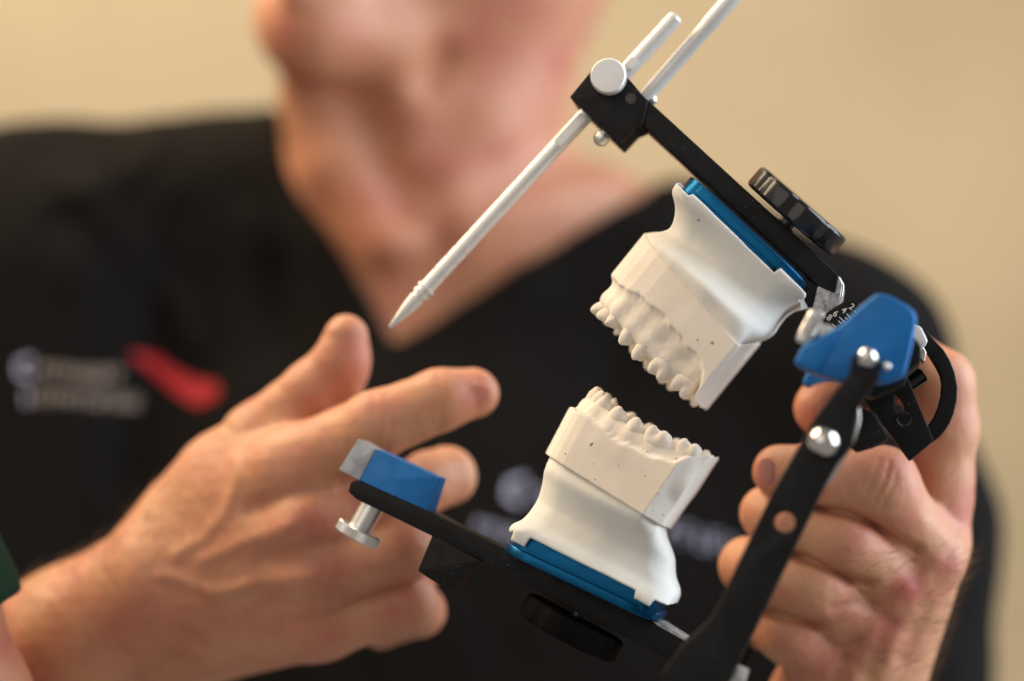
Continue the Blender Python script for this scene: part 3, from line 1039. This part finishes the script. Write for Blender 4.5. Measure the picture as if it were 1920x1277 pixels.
def build_cast(C, root_name, label, base_at, up_sign, front, rear, half, zrange, bottom, tabs, notch, top_pts, outline, rim, teeth, tooth_len, neck_o, loc_mm, up_is, tilt=0.0, rear_tilt=0.0, inset=0.5):
    root = thing(root_name, label, 'dental cast', loc_mm)
    # --- trimmed stone base: polygon outline, sloping top plane, wavy rim
    xy = [(C.loc(p, 190, t)[0], t) for p, t in outline]
    poly = xy + [(x, -t) for x, t in xy[::-1] if abs(t) > 0.01]
    tp = np.array([C.loc(*q) for q in top_pts])
    A_ = np.c_[tp[:, 0], tp[:, 1], np.ones(len(tp))]
    coef = np.linalg.lstsq(A_, tp[:, 2], rcond=None)[0]
    V, Q = mount_mesh(C, front, rear, half, zrange, bottom, [(C.loc(a, 0, -24)[0], C.loc(b, 0, -24)[0], h) for a, b, h in tabs], poly, coef, notch, inset)
    part('mounting_plaster', C.world(V), Q, M['plaster_mount'], root, 180)
    rm = np.array([C.loc(p, o, t) for p, o, t in rim])
    rm = rm[np.argsort(rm[:, 0])]
    T = []
    for (kind, x, y, t, sz) in teeth:
        v = C.R @ (pp(x, y, t) - M0)
        T.append([kind, v, sz])
    near = [q[1] for q in T]
    arch = near + [np.array([v[0], -v[1], v[2]]) for v in near[::-1]]
    neck = tooth_len * 0.42

    def F(P):
        x, y, z = P[:, 0], P[:, 1], P[:, 2]
        xm = poly[0][0] + 22
        zt = coef[0] * x + coef[1] * y + coef[2]
        side = poly2(x - rear_tilt * np.maximum(z - zt, 0) * np.clip((x - xm) / 20, 0, 1), y, poly)
        zr = np.interp(x, rm[:, 0], rm[:, 2]) + 0.6 * wav(P, 11, 1) * 1.0 + 0.2 * wav(P, 3, 2)
        flare = 0.05 * (z - zt)
        d = np.maximum(side + 0 * flare, zt - z)
        d = smax(side, zt - z, 0.35)
        inner = np.maximum(side + 4.0, 0)          # the rim is a thin lip, its top a bit lower inside
        d = smax(d, (z - zr) * 0.85, 0.7)
        # gum ridge carrying the teeth
        g = np.full(len(P), 1e9)
        for i in range(len(arch) - 1):
            a = arch[i].copy(); b = arch[i + 1].copy()
            a1 = a - np.array([0, 0, neck + 0.6]); b1 = b - np.array([0, 0, neck + 0.6])
            a2 = a - np.array([0, 0, neck + 7.0]); b2 = b - np.array([0, 0, neck + 7.0])
            a2[1] *= 0.93; b2[1] *= .93; a2[0] += 1.5; b2[0] += 1.5
            g = np.minimum(g, cone(P, a1, b1, 3.7, 3.7)) if i == 0 else smin(g, cone(P, a1, b1, 3.7, 3.7), 1.2)
            g = smin(g, cone(P, a2, b2, 5.0, 5.0), 3.0)
        for v in (near[2], arch[-3]):                # canine roots stand out a little
            o_ = v.copy(); o_[2] -= neck + 1.0
            o2 = v.copy(); o2[2] -= neck + 8.0; o2[1] *= 0.95; o2[0] += 1.0
            g = smin(g, cone(P, o_, o2, 2.7, 1.5), 3.0)
        g = g + 0.06 * wav(P, 7, 3) + 0.03 * wav(P, 2.6, 1)
        # fill between the ridge and the base (palate / floor)
        d = smin(d, g, 3.0)
        xs = x - rear_tilt * np.maximum(z - zt, 0)
        d = smax(d, xs - max(q_[0] for q_ in poly), 0.4)
        return smax(d, zt - z, 0.3)
    lo_ = [min(p_[0] for p_ in poly) - 3, -34, min(tp[:, 2]) - 4]
    hi_ = [max(p_[0] for p_ in poly) + 3 + rear_tilt * 32, 34, max(max(v[2] for v in near), rm[:, 2].max()) + 3]
    lo_[0] = min(lo_[0], min(v[0] for v in near) - 7)
    V, Q = mesh_sdf(F, lo_, hi_, 0.38)
    part('stone_base', C.world(V), Q, M['plaster_base'], root, 180)
    # --- teeth
    allT = []
    for i, (kind, v, sz) in enumerate(T):
        nx = arch[i + 1] if i + 1 < len(arch) else arch[i]
        pv = arch[i - 1] if i > 0 else np.array([v[0] , -v[1], v[2]])
        if i == 0:
            tan = (near[1] - np.array([near[0][0], -near[0][1], 0]))
        elif i == len(T) - 1:
            tan = near[i] - near[i - 1]
        else:
            tan = near[i + 1] - near[i - 1]
        ang = math.atan2(tan[1], tan[0])
        allT.append((kind, v, ang, sz))
    # arch order: T[0] is at the front
    for (kind, v, ang, sz) in allT:
        for sgn in (1, -1):
            c = v.copy(); c[1] *= sgn
            c[2] += rng.uniform(-.25, .25)
            a = ang if sgn == 1 else -ang
            fn = tooth_sdf(kind, c - np.array([0, 0, 0.8]), a + rng.uniform(-.12, .12), 1, (sz[0] * .93, sz[1] * .93, tooth_len), tilt if kind in ('incisor', 'canine') else 0.0)
            e = max(sz) * 0.62 + 2.6
            V, Q = mesh_sdf(fn, c - e, c + e, 0.36)
            part('tooth', C.world(V), Q, M['tooth'], root, 180)
    return root


up_root = build_cast(
    UC, 'plaster_cast', 'upper white plaster dental cast, teeth pointing down, under the blue plate of the top bar', None, 1,
    front=[(2, -30), (0, -4), (2, 10), (18, 24), (29, 42), (32, 58), (30, 72), (20, 92), (12, 108), (8, 130)],
    rear=[(318, -30), (318, -8), (316, 8), (306, 22), (297, 45), (297, 70), (300, 95), (302, 130)],
    half=[(-30, 24.6), (12, 24.4), (22, 23.0), (34, 21.2), (50, 20.0), (65, 20.5), (88, 24.5), (112, 29.5), (135, 31.0)],
    zrange=(-20, 185), bottom=[(1322, 385), (1449, 509)], tabs=[(-20, 20, -1.4), (232, 305, 2.6)],
    notch=[],
    top_pts=[(15, 97, 0), (267, 150, -30), (320, 120, 30), (40, 100, -15), (60, 100, 15)],
    outline=[(-4, 0), (-3, -4), (1, -8), (8, -12), (20, -16), (40, -19.2), (70, -22), (110, -24.4), (160, -27), (262, -31), (268, -29.5)],
    rim=[(-6, 194, 0), (20, 198, -17), (64, 192, -22), (122, 194, -26), (172, 206, -28), (213, 212, -30), (242, 224, -31), (254, 246, -31), (265, 283, -30), (300, 284, -30)],
    teeth=[('incisor', 1131, 582, -3.4, (7.2, 5.8, 8)), ('incisor', 1142, 592, -9.6, (5.8, 5.6, 8)), ('canine', 1153, 604, -14.2, (6.6, 7.0, 8)), ('premolar', 1177, 633, -17.2, (6.1, 7.4, 7)),
           ('premolar', 1202, 661, -19.4, (6.0, 7.4, 7)), ('molar', 1238, 695, -21.2, (8.8, 8.8, 7)), ('molar', 1281, 725, -22.4, (9.0, 8.8, 7))],
    tooth_len=8.4, neck_o=0, loc_mm=UC.wpt(150, 0, 0), up_is=1, tilt=0.75)
lo_root = build_cast(
    LC, 'plaster_cast', 'lower white plaster dental cast, teeth pointing up, on the blue plate of the bottom bar', None, 1,
    front=[(16, -30), (14, -8), (12, 3), (14, 11), (20, 20), (24, 40), (24, 65), (19, 94), (10, 124), (4, 150)],
    rear=[(338, -30), (336, 10), (332, 34), (312, 54), (299, 76), (285, 104), (272, 131), (268, 150)],
    half=[(-30, 25), (10, 25), (20, 23.8), (32, 22.2), (48, 21.0), (75, 20.5), (100, 23), (125, 27.0), (150, 30)],
    zrange=(-30, 190), bottom=[(1014, 1018), (1164, 1093)], tabs=[(-30, 6, 1.5), (6, 40, 3.6), (262, 300, 2.6)],
    notch=[],
    top_pts=[(-9, 147, 0), (241, 127, -25), (268, 131, 25), (120, 139, -20)],
    outline=[(-8, 0), (-7, -6), (-2, -12), (4, -15), (14, -17.4), (30, -19.4), (60, -21.6), (207, -31), (248, -23)],
    rim=[(-12, 247, 0), (11, 247, -14), (50, 240, -20), (87, 232, -24), (106, 229, -26), (172, 232, -30), (213, 248, -31), (240, 270, -28), (266, 292, -24), (300, 292, -24)],
    teeth=[('incisor', 1115, 746, -3.0, (5.0, 5.8, 8)), ('incisor', 1123, 753, -8.0, (5.2, 5.8, 8)), ('canine', 1132, 759, -12.5, (6.2, 6.8, 8)), ('premolar', 1159, 780, -16.8, (6.6, 7.2, 7)),
           ('premolar', 1192, 801, -19.8, (6.6, 7.6, 7)), ('molar', 1234, 822, -22.0, (9.6, 8.8, 7)), ('molar', 1291, 846, -23.6, (9.2, 8.8, 7))],
    tooth_len=8.2, neck_o=0, loc_mm=LC.wpt(150, 0, 0), up_is=-1, tilt=0.12, rear_tilt=0.12, inset=1.9)
# a red fleck, and dark discs painting the shade of air holes in the stone


def fleck(root, hosts, x, y, rx_, ry_, m, nm):
    d = unit(np.array([(x - 960) * PX, D, (638.5 - y) * PX]))
    best = None
    for ch in root.children:
        if not ch.name.startswith(hosts):
            continue
        bt_ = BVHTree.FromObject(ch, bpy.context.evaluated_depsgraph_get())
        wl = wloc(ch)
        oc = Vector(CAM / 1000) + Vector((0, 0, CAMZ / 1000)) - wl
        h = bt_.ray_cast(oc, Vector(d))
        if h[0] is not None and (best is None or h[3] < best[0]):
            best = (h[3], np.array(h[0] + wl), np.array(h[1]))
    if best is None:
        return
    p = (best[1] - np.array([0, 0, CAMZ / 1000])) * 1000
    n = unit(best[2])
    u = unit(np.cross(n, [0, 1, 0.3])); v = np.cross(n, u)
    ball(nm, p, 1.0, m, root, 12, sc=(rx_, ry_, 0.12), fr=(u, v, n))


bpy.context.view_layer.update()
fleck(up_root, ('stone_base',), 1335.5, 643, 0.42, 0.55, M['redspot'], 'red_fleck')
fleck(up_root, ('stone_base', 'mounting_plaster'), 1310, 413, 0.45, 0.5, M['pit'], 'air_hole_shade')
fleck(up_root, ('stone_base',), 1308, 637, 0.3, 0.3, M['pit'], 'air_hole_shade')
for x, y, a_, b_ in ((1109, 833, .75, .4), (1210, 893, .25, .25), (1268, 860, .55, .4), (1235, 926, .25, .3), (1243, 966, .3, .3), (1060, 851, .3, .3), (1116, 899, .25, .25), (1160, 873, .2, .2), (1298, 855, .3, .3), (1224, 957, .22, .22)):
    fleck(lo_root, ('stone_base', 'mounting_plaster'), x, y, a_, b_, M['pit'], 'air_hole_shade')


# ================================================================== people
def P2(P):
    """photo pixel of each point (used only to lay the sculpted creases where they are)"""
    k = D / (D + P[:, 1])
    return P[:, 0] * k / PX + 960, 638.5 - P[:, 2] * k / PX


def chain(P, pts, k=3.0):
    d = None
    for i in range(len(pts) - 1):
        a, b = pts[i], pts[i + 1]
        c = cone(P, W(*a[:3]), W(*b[:3]), a[3], b[3])
        d = c if d is None else smin(d, c, k)
    return d


def creases(P, d, lst):
    X, Y = P2(P)
    for (pts, amp, wd) in lst:
        ld = line_dist(X, Y, pts)
        d = d + amp * np.exp(-(ld / wd) ** 2)
    return d


def redness(V, spots):
    X, Y = P2(V)
    r = np.zeros(len(V))
    for (x, y, rad, amt) in spots:
        r = np.maximum(r, amt * np.exp(-((X - x) ** 2 + (Y - y) ** 2) / rad ** 2))
    return r


# ---- pointing hand (his right hand), back of the hand towards the camera
def point_hand(P):
    palm = chain(P, [(-420, 1640, 190, 46), (-40, 1370, 135, 39), (150, 1225, 108, 33), (300, 1100, 92, 26)], 8)
    for (m_, wr) in (((545, 885, 62, 14.0), (325, 1015, 90, 15)), ((575, 980, 56, 13.5), (325, 1080, 86, 17)), ((600, 1078, 58, 13.0), (330, 1150, 88, 17)),
                     ((602, 1170, 68, 12.5), (340, 1215, 96, 16))):
        palm = smin(palm, chain(P, [wr, m_]), 12)
    palm = smin(palm, chain(P, [(360, 985, 94, 17), (420, 900, 88, 17), (540, 870, 70, 13)]), 12)
    fingers = [
        [(545, 885, 62, 14.5), (705, 800, 50, 12.6), (825, 750, 54, 10.8), (888, 737, 60, 9.2)],
        [(575, 985, 56, 13.5), (715, 955, 64, 12.0), (800, 905, 80, 11.0), (838, 893, 86, 11.2)],
        [(600, 1080, 58, 13.0), (755, 1030, 52, 11.5), (790, 1050, 80, 10), (720, 1090, 98, 9.5)],
        [(602, 1170, 68, 12.5), (765, 1130, 60, 10.6), (785, 1145, 86, 9.5), (715, 1175, 100, 8.5)],
        [(370, 970, 95, 19), (485, 825, 82, 13.6), (590, 732, 74, 11.2), (640, 672, 71, 9.4), (649, 632, 70, 8.2)],
    ]
    d = palm
    for f in fingers:
        d = np.minimum(d, smin(palm, chain(P, f, 3), 7))
    d = smin(d, ellip(P, W(648, 690, 72), (8, 9, 13)), 5)
    d = creases(P, d, [
        ([(700, 740), (712, 800), (700, 860)], 0.35, 7), ([(722, 740), (735, 800), (722, 850)], 0.3, 6),
        ([(820, 700), (828, 750), (822, 800)], 0.3, 6),
        ([(440, 860), (440, 905), (420, 960), (380, 1010), (330, 1040)], -0.9, 13),
        ([(300, 1080), (350, 1090), (410, 1120), (460, 1100)], -0.8, 12),
        ([(545, 985), (470, 1010), (380, 1050)], -1.0, 15), ([(580, 1080), (480, 1090), (400, 1110)], -0.9, 15),
        ([(620, 1020), (560, 1030), (500, 1045)], 1.3, 18), ([(640, 1120), (570, 1125), (500, 1130)], 1.2, 18),
        ([(565, 925), (520, 940), (470, 960)], 1.4, 20), ([(640, 900), (690, 880), (760, 850)], 0.8, 10),
        ([(410, 790), (440, 812), (520, 800)], 0.4, 10),
    ])
    d = d - 0.8 * np.exp(-((P - W(560, 985, 44)) ** 2).sum(1) / 90.) - 0.8 * np.exp(-((P - W(602, 1075, 46)) ** 2).sum(1) / 80.)
    return d + 0.10 * wav(P, 6, 1) + 0.25 * wav(P, 26, 2)


# ---- gripping hand (his left hand) round the rear of the articulator
def grip_hand(P):
    palm = chain(P, [(1740, 1900, 230, 42), (1620, 1600, 130, 34), (1575, 1420, 85, 27), (1572, 1330, 68, 25)], 8)
    for (m_, wr) in (((1738, 1035, 46, 12.5), (1620, 1330, 70, 17)), ((1690, 1105, 44, 13.0), (1590, 1330, 66, 18)), ((1625, 1170, 46, 13), (1560, 1330, 66, 18)),
                     ((1555, 1235, 52, 12.5), (1530, 1340, 70, 16))):
        palm = smin(palm, chain(P, [wr, m_]), 10)
    palm = smin(palm, chain(P, [(1750, 905, 54, 13.0), (1738, 1010, 58, 15), (1650, 1220, 74, 18)]), 10)
    fingers = [
        [(1738, 1035, 46, 12.5), (1650, 912, 27, 13.6), (1545, 893, 28, 11.2), (1462, 884, 36, 9.4)],
        [(1690, 1105, 44, 13.5), (1580, 1012, 29, 12.6), (1490, 985, 34, 10.5), (1438, 962, 44, 9.8)],
        [(1625, 1170, 46, 13.5), (1525, 1098, 33, 12.8), (1440, 1075, 38, 11.0), (1404, 1062, 48, 10.8)],
        [(1555, 1235, 52, 13), (1488, 1185, 42, 12.0), (1440, 1170, 52, 10)],
        [(1748, 925, 54, 14.0), (1765, 800, 50, 12.8), (1760, 722, 48, 12.2), (1715, 690, 52, 11.2), (1620, 705, 52, 10.6), (1545, 765, 46, 10.8)],
    ]
    d = palm
    for f in fingers:
        d = np.minimum(d, smin(palm, chain(P, f, 4), 5.5))
    d = smin(d, ellip(P, W(1752, 1053, 40), (10, 10, 10)), 5)
    d = creases(P, d, [
        ([(1530, 952), (1585, 965), (1640, 985), (1690, 1018), (1720, 1030)], 2.6, 9),
        ([(1485, 1036), (1540, 1062), (1590, 1085), (1632, 1093)], 2.4, 9),
        ([(1440, 1150), (1500, 1165), (1540, 1172)], 2.0, 9),
        ([(1650, 862), (1640, 890), (1625, 925)], 0.7, 4), ([(1668, 866), (1660, 900), (1640, 938)], 0.7, 4), ([(1632, 860), (1622, 890), (1612, 915)], 0.35, 4),
        ([(1682, 880), (1672, 915), (1652, 950)], 0.4, 4),
        ([(1545, 865), (1540, 930)], 0.25, 5),
        ([(1755, 1053), (1690, 1180), (1650, 1290)], -1.2, 20), ([(1700, 1100), (1640, 1200), (1600, 1290)], -1.3, 18),
        ([(1735, 1130), (1690, 1230)], 1.2, 18), ([(1660, 1170), (1620, 1260)], 1.2, 16), ([(1600, 1200), (1560, 1290)], 0.9, 14),
        ([(1730, 880), (1745, 960), (1790, 990)], 0.9, 14), ([(1560, 1140), (1600, 1130), (1640, 1140)], 0.8, 10),
    ])
    return d + 0.10 * wav(P, 5, 2) + 0.25 * wav(P, 22, 3)


# ---- head, neck and trunk
def trunk(P):
    d = ellip(P, W(850, 1230, 405), (205, 110, 215))
    d = smin(d, chain(P, [(800, 420, 400, 62), (400, 430, 405, 48), (60, 470, 400, 50), (-170, 600, 385, 52)], 20), 40)
    d = smin(d, chain(P, [(100, 560, 395, 70), (60, 1500, 395, 90)], 20), 30)
    d = smin(d, chain(P, [(1350, 700, 395, 60), (1350, 1500, 395, 80)], 20), 30)
    d = smin(d, chain(P, [(800, 420, 400, 62), (1250, 545, 395, 46), (1560, 690, 380, 50)], 20), 40)
    d = smin(d, chain(P, [(1560, 690, 380, 50), (1640, 1000, 365, 51), (1645, 1500, 340, 46)], 20), 16)
    d = smin(d, chain(P, [(-170, 560, 385, 52), (-320, 1000, 360, 50), (-560, 1450, 300, 44)], 20), 16)
    return d


def head(P):
    d = ellip(P, W(850, -230, 385), (82, 98, 118))
    d = smin(d, chain(P, [(590, 52, 296, 21), (700, 60, 318, 24), (900, 20, 370, 28), (1010, -80, 400, 34)], 10), 22)       # jaw
    d = smin(d, chain(P, [(585, 30, 300, 24), (640, -130, 320, 40)], 10), 20)
    d = smin(d, chain(P, [(555, -18, 272, 7), (650, -14, 282, 6)], 3), 6)      # lower lip
    d = smin(d, chain(P, [(545, -50, 270, 6), (650, -44, 282, 5)], 3), 5)
    d = smin(d, chain(P, [(600, -260, 275, 8), (540, -140, 250, 12)], 6), 8)   # nose
    d = smin(d, chain(P, [(640, 150, 352, 18), (690, 220, 366, 34), (710, 300, 374, 40)], 10), 20)
    d = smin(d, chain(P, [(578, 105, 322, 15), (600, 200, 345, 17), (625, 300, 350, 18)], 10), 12)
    neck = chain(P, [(870, -60, 400, 66), (820, 180, 392, 64), (805, 330, 400, 62)], 10)
    d = smin(d, neck, 14)
    d = smin(d, chain(P, [(770, 200, 332, 10), (770, 290, 330, 9)], 6), 26)     # larynx
    d = smin(d, chain(P, [(1010, -10, 380, 12), (900, 250, 345, 10), (775, 450, 328, 8)], 8), 22)
    d = smin(d, chain(P, [(600, 60, 350, 10), (640, 300, 336, 10), (720, 450, 327, 8)], 8), 22)
    return d


def upper_body(P):
    d = smin(trunk(P) + 3.0, head(P), 14)
    d = creases(P, d, [([(700, 230), (760, 340), (800, 460), (815, 520)], 4, 70),
                       ([(880, 420), (1000, 380), (1150, 330)], -5, 45), ([(830, 110), (800, 160)], 4, 30)])
    # join to the forearms out of the picture
    return d


def body_mesh():
    parts = []
    V, Q = mesh_sdf(point_hand, [-310, 15, -300], [8, 230, 30], 0.9)
    parts.append((V, Q, redness(V, [(600, 980, 60, .6), (620, 1080, 60, .6), (600, 1170, 60, .5), (560, 880, 60, .35), (700, 930, 60, .4), (885, 740, 40, .5), (650, 660, 50, .35), (760, 1120, 60, .5),
                                    (300, 1180, 120, .3)])))
    V, Q = mesh_sdf(grip_hand, [70, 0, -300], [215, 290, 15], 0.9)
    parts.append((V, Q, redness(V, [(1775, 1058, 26, .9), (1700, 1105, 34, .8), (1655, 1180, 50, .6), (1680, 875, 35, .6), (1640, 880, 40, .3), (1535, 780, 60, .6), (1800, 950, 40, .5), (1560, 1240, 60, .6),
                                    (1600, 1000, 50, .2), (1437, 882, 25, .6)])))

    def ub(P):
        d = upper_body(P)
        d = np.minimum(d, chain(P, [(1645, 1480, 340, 45), (1735, 1890, 232, 41)], 10))
        d = np.minimum(d, chain(P, [(-560, 1450, 300, 43), (-415, 1636, 192, 44)], 10))
        return d
    V, Q = mesh_sdf(ub, [-420, 150, -420], [300, 560, 330], 3.2)
    parts.append((V, Q, redness(V, [(1000, 100, 170, .4), (900, 250, 180, .3), (560, 60, 90, .2), (760, 400, 160, .3)])))
    off = 0; VV = []; QQ = []; RR = []
    for v, q, r in parts:
        VV.append(v); QQ.append(q + off); RR.append(r); off += len(v)
    return np.concatenate(VV), np.concatenate(QQ), np.concatenate(RR)


MAN = thing('person', 'person in black V-neck scrub top with red chest logo, gripping and pointing at the articulator', 'person', W(900, 1700, 380))
V, Q, R_ = body_mesh()
BODY = part('body', V, Q, M['skin'], MAN, 180, attr=R_)


# short arm hair
def hairs(name, sel, n, ln, along, parent, seed):
    r = np.random.default_rng(seed)
    me = BODY.data
    co = np.array([v.co for v in me.vertices]) * 1000 + (np.array(wloc(BODY)) - np.array([0, 0, CAMZ / 1000])) * 1000
    no = np.array([v.normal for v in me.vertices])
    X, Y = P2(co)
    idx = np.nonzero(sel(X, Y, co))[0]
    idx = r.choice(idx, n)
    VV, FF = [], []
    along = unit(along)
    for i in idx:
        p = co[i]; q = no[i]
        d1 = unit(q * 0.8 + along * 0.9 + r.normal(size=3) * 0.35)
        l = ln * r.uniform(.6, 1.4)
        side = unit(np.cross(d1, r.normal(size=3))) * 0.055
        up_ = unit(np.cross(side, d1)) * 0.055
        m1 = p + d1 * l * .5; m2 = p + d1 * l * .8 + along * l * .35 - q * l * .1
        o_ = len(VV)
        for c_, k_ in ((p - q * .3, 1), (m1, .8)):
            VV += [c_ + side * k_, c_ - side * k_ * .5 + up_ * k_, c_ - side * k_ * .5 - up_ * k_]
        VV.append(m2)
        for k_ in range(3):
            k2 = (k_ + 1) % 3
            FF.append([o_ + k_, o_ + k2, o_ + 3 + k2, o_ + 3 + k_])
            FF.append([o_ + 3 + k_, o_ + 3 + k2, o_ + 6])
    h = part(name, np.array(VV), FF, M['arm_hair'], parent)
    h['kind'] = 'stuff'


hairs('arm_hair', lambda X, Y, c: (X < 400) & (Y > 900) & (Y < 1350) & (X > -60) & (c[:, 1] < 140) & (c[:, 1] > 20), 1500, 7, (0.75, -0.1, 0.35), MAN, 3)
hairs('hand_hair', lambda X, Y, c: (X > 1560) & (Y > 1030) & (Y < 1340) & (c[:, 1] < 80) & (c[:, 1] > 10), 900, 5.5, (0.55, -0.1, 0.5), MAN, 4)


# fingernails
def nail(x, y, yy, rx, ry, ang, nrm, parent):
    c = W(x, y, yy)
    n = unit(nrm)
    u = np.array([math.cos(ang), 0, -math.sin(ang)]); u = unit(u - n * np.dot(u, n)); v = np.cross(n, u)
    ball('fingernail', c, 1.0, M['nail'], parent, 24, sc=(rx, ry, 0.9), fr=(u, v, n))


nail(1437, 882, 28.0, 3.3, 4.6, math.radians(-10), (-0.35, -1, 0.05), MAN)
nail(892, 742, 50.9, 6.0, 4.2, math.radians(-15), (0.2, -1, -0.15), MAN)

VN = [(515, 150), (532, 290), (590, 400), (650, 500), (700, 585), (737, 645), (800, 612), (930, 530), (1100, 425), (1200, 366), (1290, 320), (1250, 100), (1000, -400), (500, -400)]


def shirt_f(P):
    d = trunk(P) - 6.5
    X, Y = P2(P)
    v = poly2(X, Y, VN) * 0.24
    pr = np.maximum(v, P[:, 1] - 450)
    d = smax(d, -pr, 5)
    d = smax(d, head(P) * -1 - 0, 2) if False else d
    # folds
    f = creases(P, np.zeros(len(P)), [([(330, 420), (280, 620), (240, 900)], 5, 40), ([(470, 420), (440, 700), (380, 900)], -4, 40), ([(180, 300), (150, 520)], -4, 40),
                                      ([(1300, 450), (1150, 700), (1050, 1000)], 4, 40), ([(60, 300), (120, 420), (330, 520)], 2.5, 30), ([(300, 260), (230, 330), (90, 380)], -4, 30), ([(520, 500), (560, 700), (600, 900)], 4, 35), ([(200, 420), (330, 560), (360, 640)], -6, 28), ([(90, 330), (200, 380)], -5, 26)])
    return d + f + 1.6 * wav(P, 90, 2) + 0.8 * wav(P, 40, 1)


SV, SQ = mesh_sdf(shirt_f, [-410, 230, -400], [300, 560, 150], 3.4)
SHIRT = part('scrub_top', SV, SQ, M['shirt'], MAN, 180)
bvh = BVHTree.FromPolygons([Vector(v) for v in SV], [list(map(int, q)) for q in SQ])


def on_shirt(px, py, lift=1.0):
    d = unit(np.array([(px - 960) * PX, D, (638.5 - py) * PX]))
    hit = bvh.ray_cast(Vector(CAM), Vector(d))
    if hit[0] is None:
        return W(px, py, 300)
    return np.array(hit[0]) - d * lift


def stitch_strip(pts, widths, name, m, lift=1.2):
    """a band of thread laid on the cloth along pts"""
    V, F = [], []
    dense = []
    for i in range(len(pts) - 1):
        n = 6
        for k in range(n):
            s = k / n
            dense.append((pts[i][0] * (1 - s) + pts[i + 1][0] * s, pts[i][1] * (1 - s) + pts[i + 1][1] * s, widths[i] * (1 - s) + widths[i + 1] * s))
    dense.append((*pts[-1], widths[-1]))
    for i, (x, y, w_) in enumerate(dense):
        j0 = dense[max(i - 1, 0)]; j1 = dense[min(i + 1, len(dense) - 1)]
        tx_, ty_ = j1[0] - j0[0], j1[1] - j0[1]
        l = math.hypot(tx_, ty_) or 1
        nx, ny = -ty_ / l, tx_ / l
        a = on_shirt(x + nx * w_ / 2, y + ny * w_ / 2, lift); b = on_shirt(x - nx * w_ / 2, y - ny * w_ / 2, lift)
        a2 = on_shirt(x + nx * w_ / 2, y + ny * w_ / 2, -0.6); b2 = on_shirt(x - nx * w_ / 2, y - ny * w_ / 2, -0.6)
        V += [a, b, b2, a2]
    n = len(dense)
    for i in range(n - 1):
        for k in range(4):
            k2 = (k + 1) % 4
            F.append([i * 4 + k, i * 4 + k2, (i + 1) * 4 + k2, (i + 1) * 4 + k])
    F.append([0, 1, 2, 3]); F.append([(n - 1) * 4 + k for k in (3, 2, 1, 0)])
    return V, F


def strokes(name, lst, m, label=None):
    VV, FF = [], []
    for pts, wds in lst:
        V, F = stitch_strip(pts, wds, name, m)
        o = len(VV)
        VV += V; FF += [[i + o for i in f] for f in F]
    return part(name, np.array(VV), FF, m, SHIRT, None, label)


strokes('embroidered_swoosh', [([(246, 664), (285, 680), (335, 718), (372, 738), (408, 728)], [8, 28, 36, 46, 22])], M['thread_red'], label='red swoosh of the chest logo')


def scribble(x0, y0, x1, y1, h, n, seed):
    """unreadable line of small stitched letters"""
    r = random.Random(seed)
    out = []
    for i in range(n):
        s = (i + .5) / n
        cx = x0 + (x1 - x0) * s; cy = y0 + (y1 - y0) * s
        w_ = abs(x1 - x0) / n * 0.62
        q = r.random()
        out.append(([(cx - w_ / 2, cy - h / 2), (cx - w_ / 2, cy + h / 2)], [4, 4]))
        if q < .35:
            out.append(([(cx - w_ / 2, cy - h / 2), (cx + w_ / 2, cy - h / 4), (cx - w_ / 2, cy)], [3.5] * 3))
        elif q < .7:
            out.append(([(cx - w_ / 2, cy + h / 2), (cx + w_ / 2, cy + h / 2), (cx + w_ / 2, cy - h / 2)], [3.5] * 3))
        else:
            out.append(([(cx - w_ / 2, cy - h / 2), (cx + w_ / 2, cy - h / 2)], [3.5] * 2))
            out.append(([(cx - w_ / 2, cy), (cx + w_ / 3, cy)], [3.5] * 2))
    return out


strokes('embroidered_lettering', [([(60, 672), (36, 680), (36, 702), (60, 708)], [9] * 4), ([(50, 735), (50, 758)], [8, 8])], M['thread_white'])
strokes('embroidered_lettering', scribble(72, 695, 230, 705, 22, 9, 1) + scribble(62, 745, 262, 752, 22, 11, 2), M['thread_tan'])
strokes('embroidered_name', [([(985, 895), (955, 905), (950, 930), (975, 945)], [11] * 4)] + scribble(990, 925, 1390, 1030, 34, 14, 3)
        + scribble(890, 985, 980, 1008, 26, 4, 4), M['thread_white'])


# ---- the second person: a bare forearm below a green sleeve at the lower left
MAN2 = thing('person', 'second person, only a bare arm and green sleeve in the lower left corner', 'person', W(-120, 1500, 60))


def arm2(P):
    d = chain(P, [(-255, 900, 30, 33), (-160, 1130, 40, 27), (-78, 1330, 40, 25), (-40, 1700, 30, 22)], 10)
    return d + 0.2 * wav(P, 20, 1)


def sleeve2(P):
    d = chain(P, [(-262, 900, 30, 41), (-154, 1135, 40, 33.5), (-140, 1170, 40, 33.5)], 10)
    cut = (P - W(-140, 1160, 40)) @ unit([0.25, 0.1, -1.0])
    d = smax(d, cut, 2)
    return d + 0.5 * wav(P, 30, 2)


V, Q = mesh_sdf(arm2, [-290, -40, -240], [-150, 110, -20], 1.6)
part('body', V, Q, M['skin'], MAN2, 180, attr=np.full(len(V), 0.25))
V, Q = mesh_sdf(sleeve2, [-300, -40, -130], [-150, 110, 0], 1.6)
part('sleeve', V, Q, M['green'], MAN2, 180)
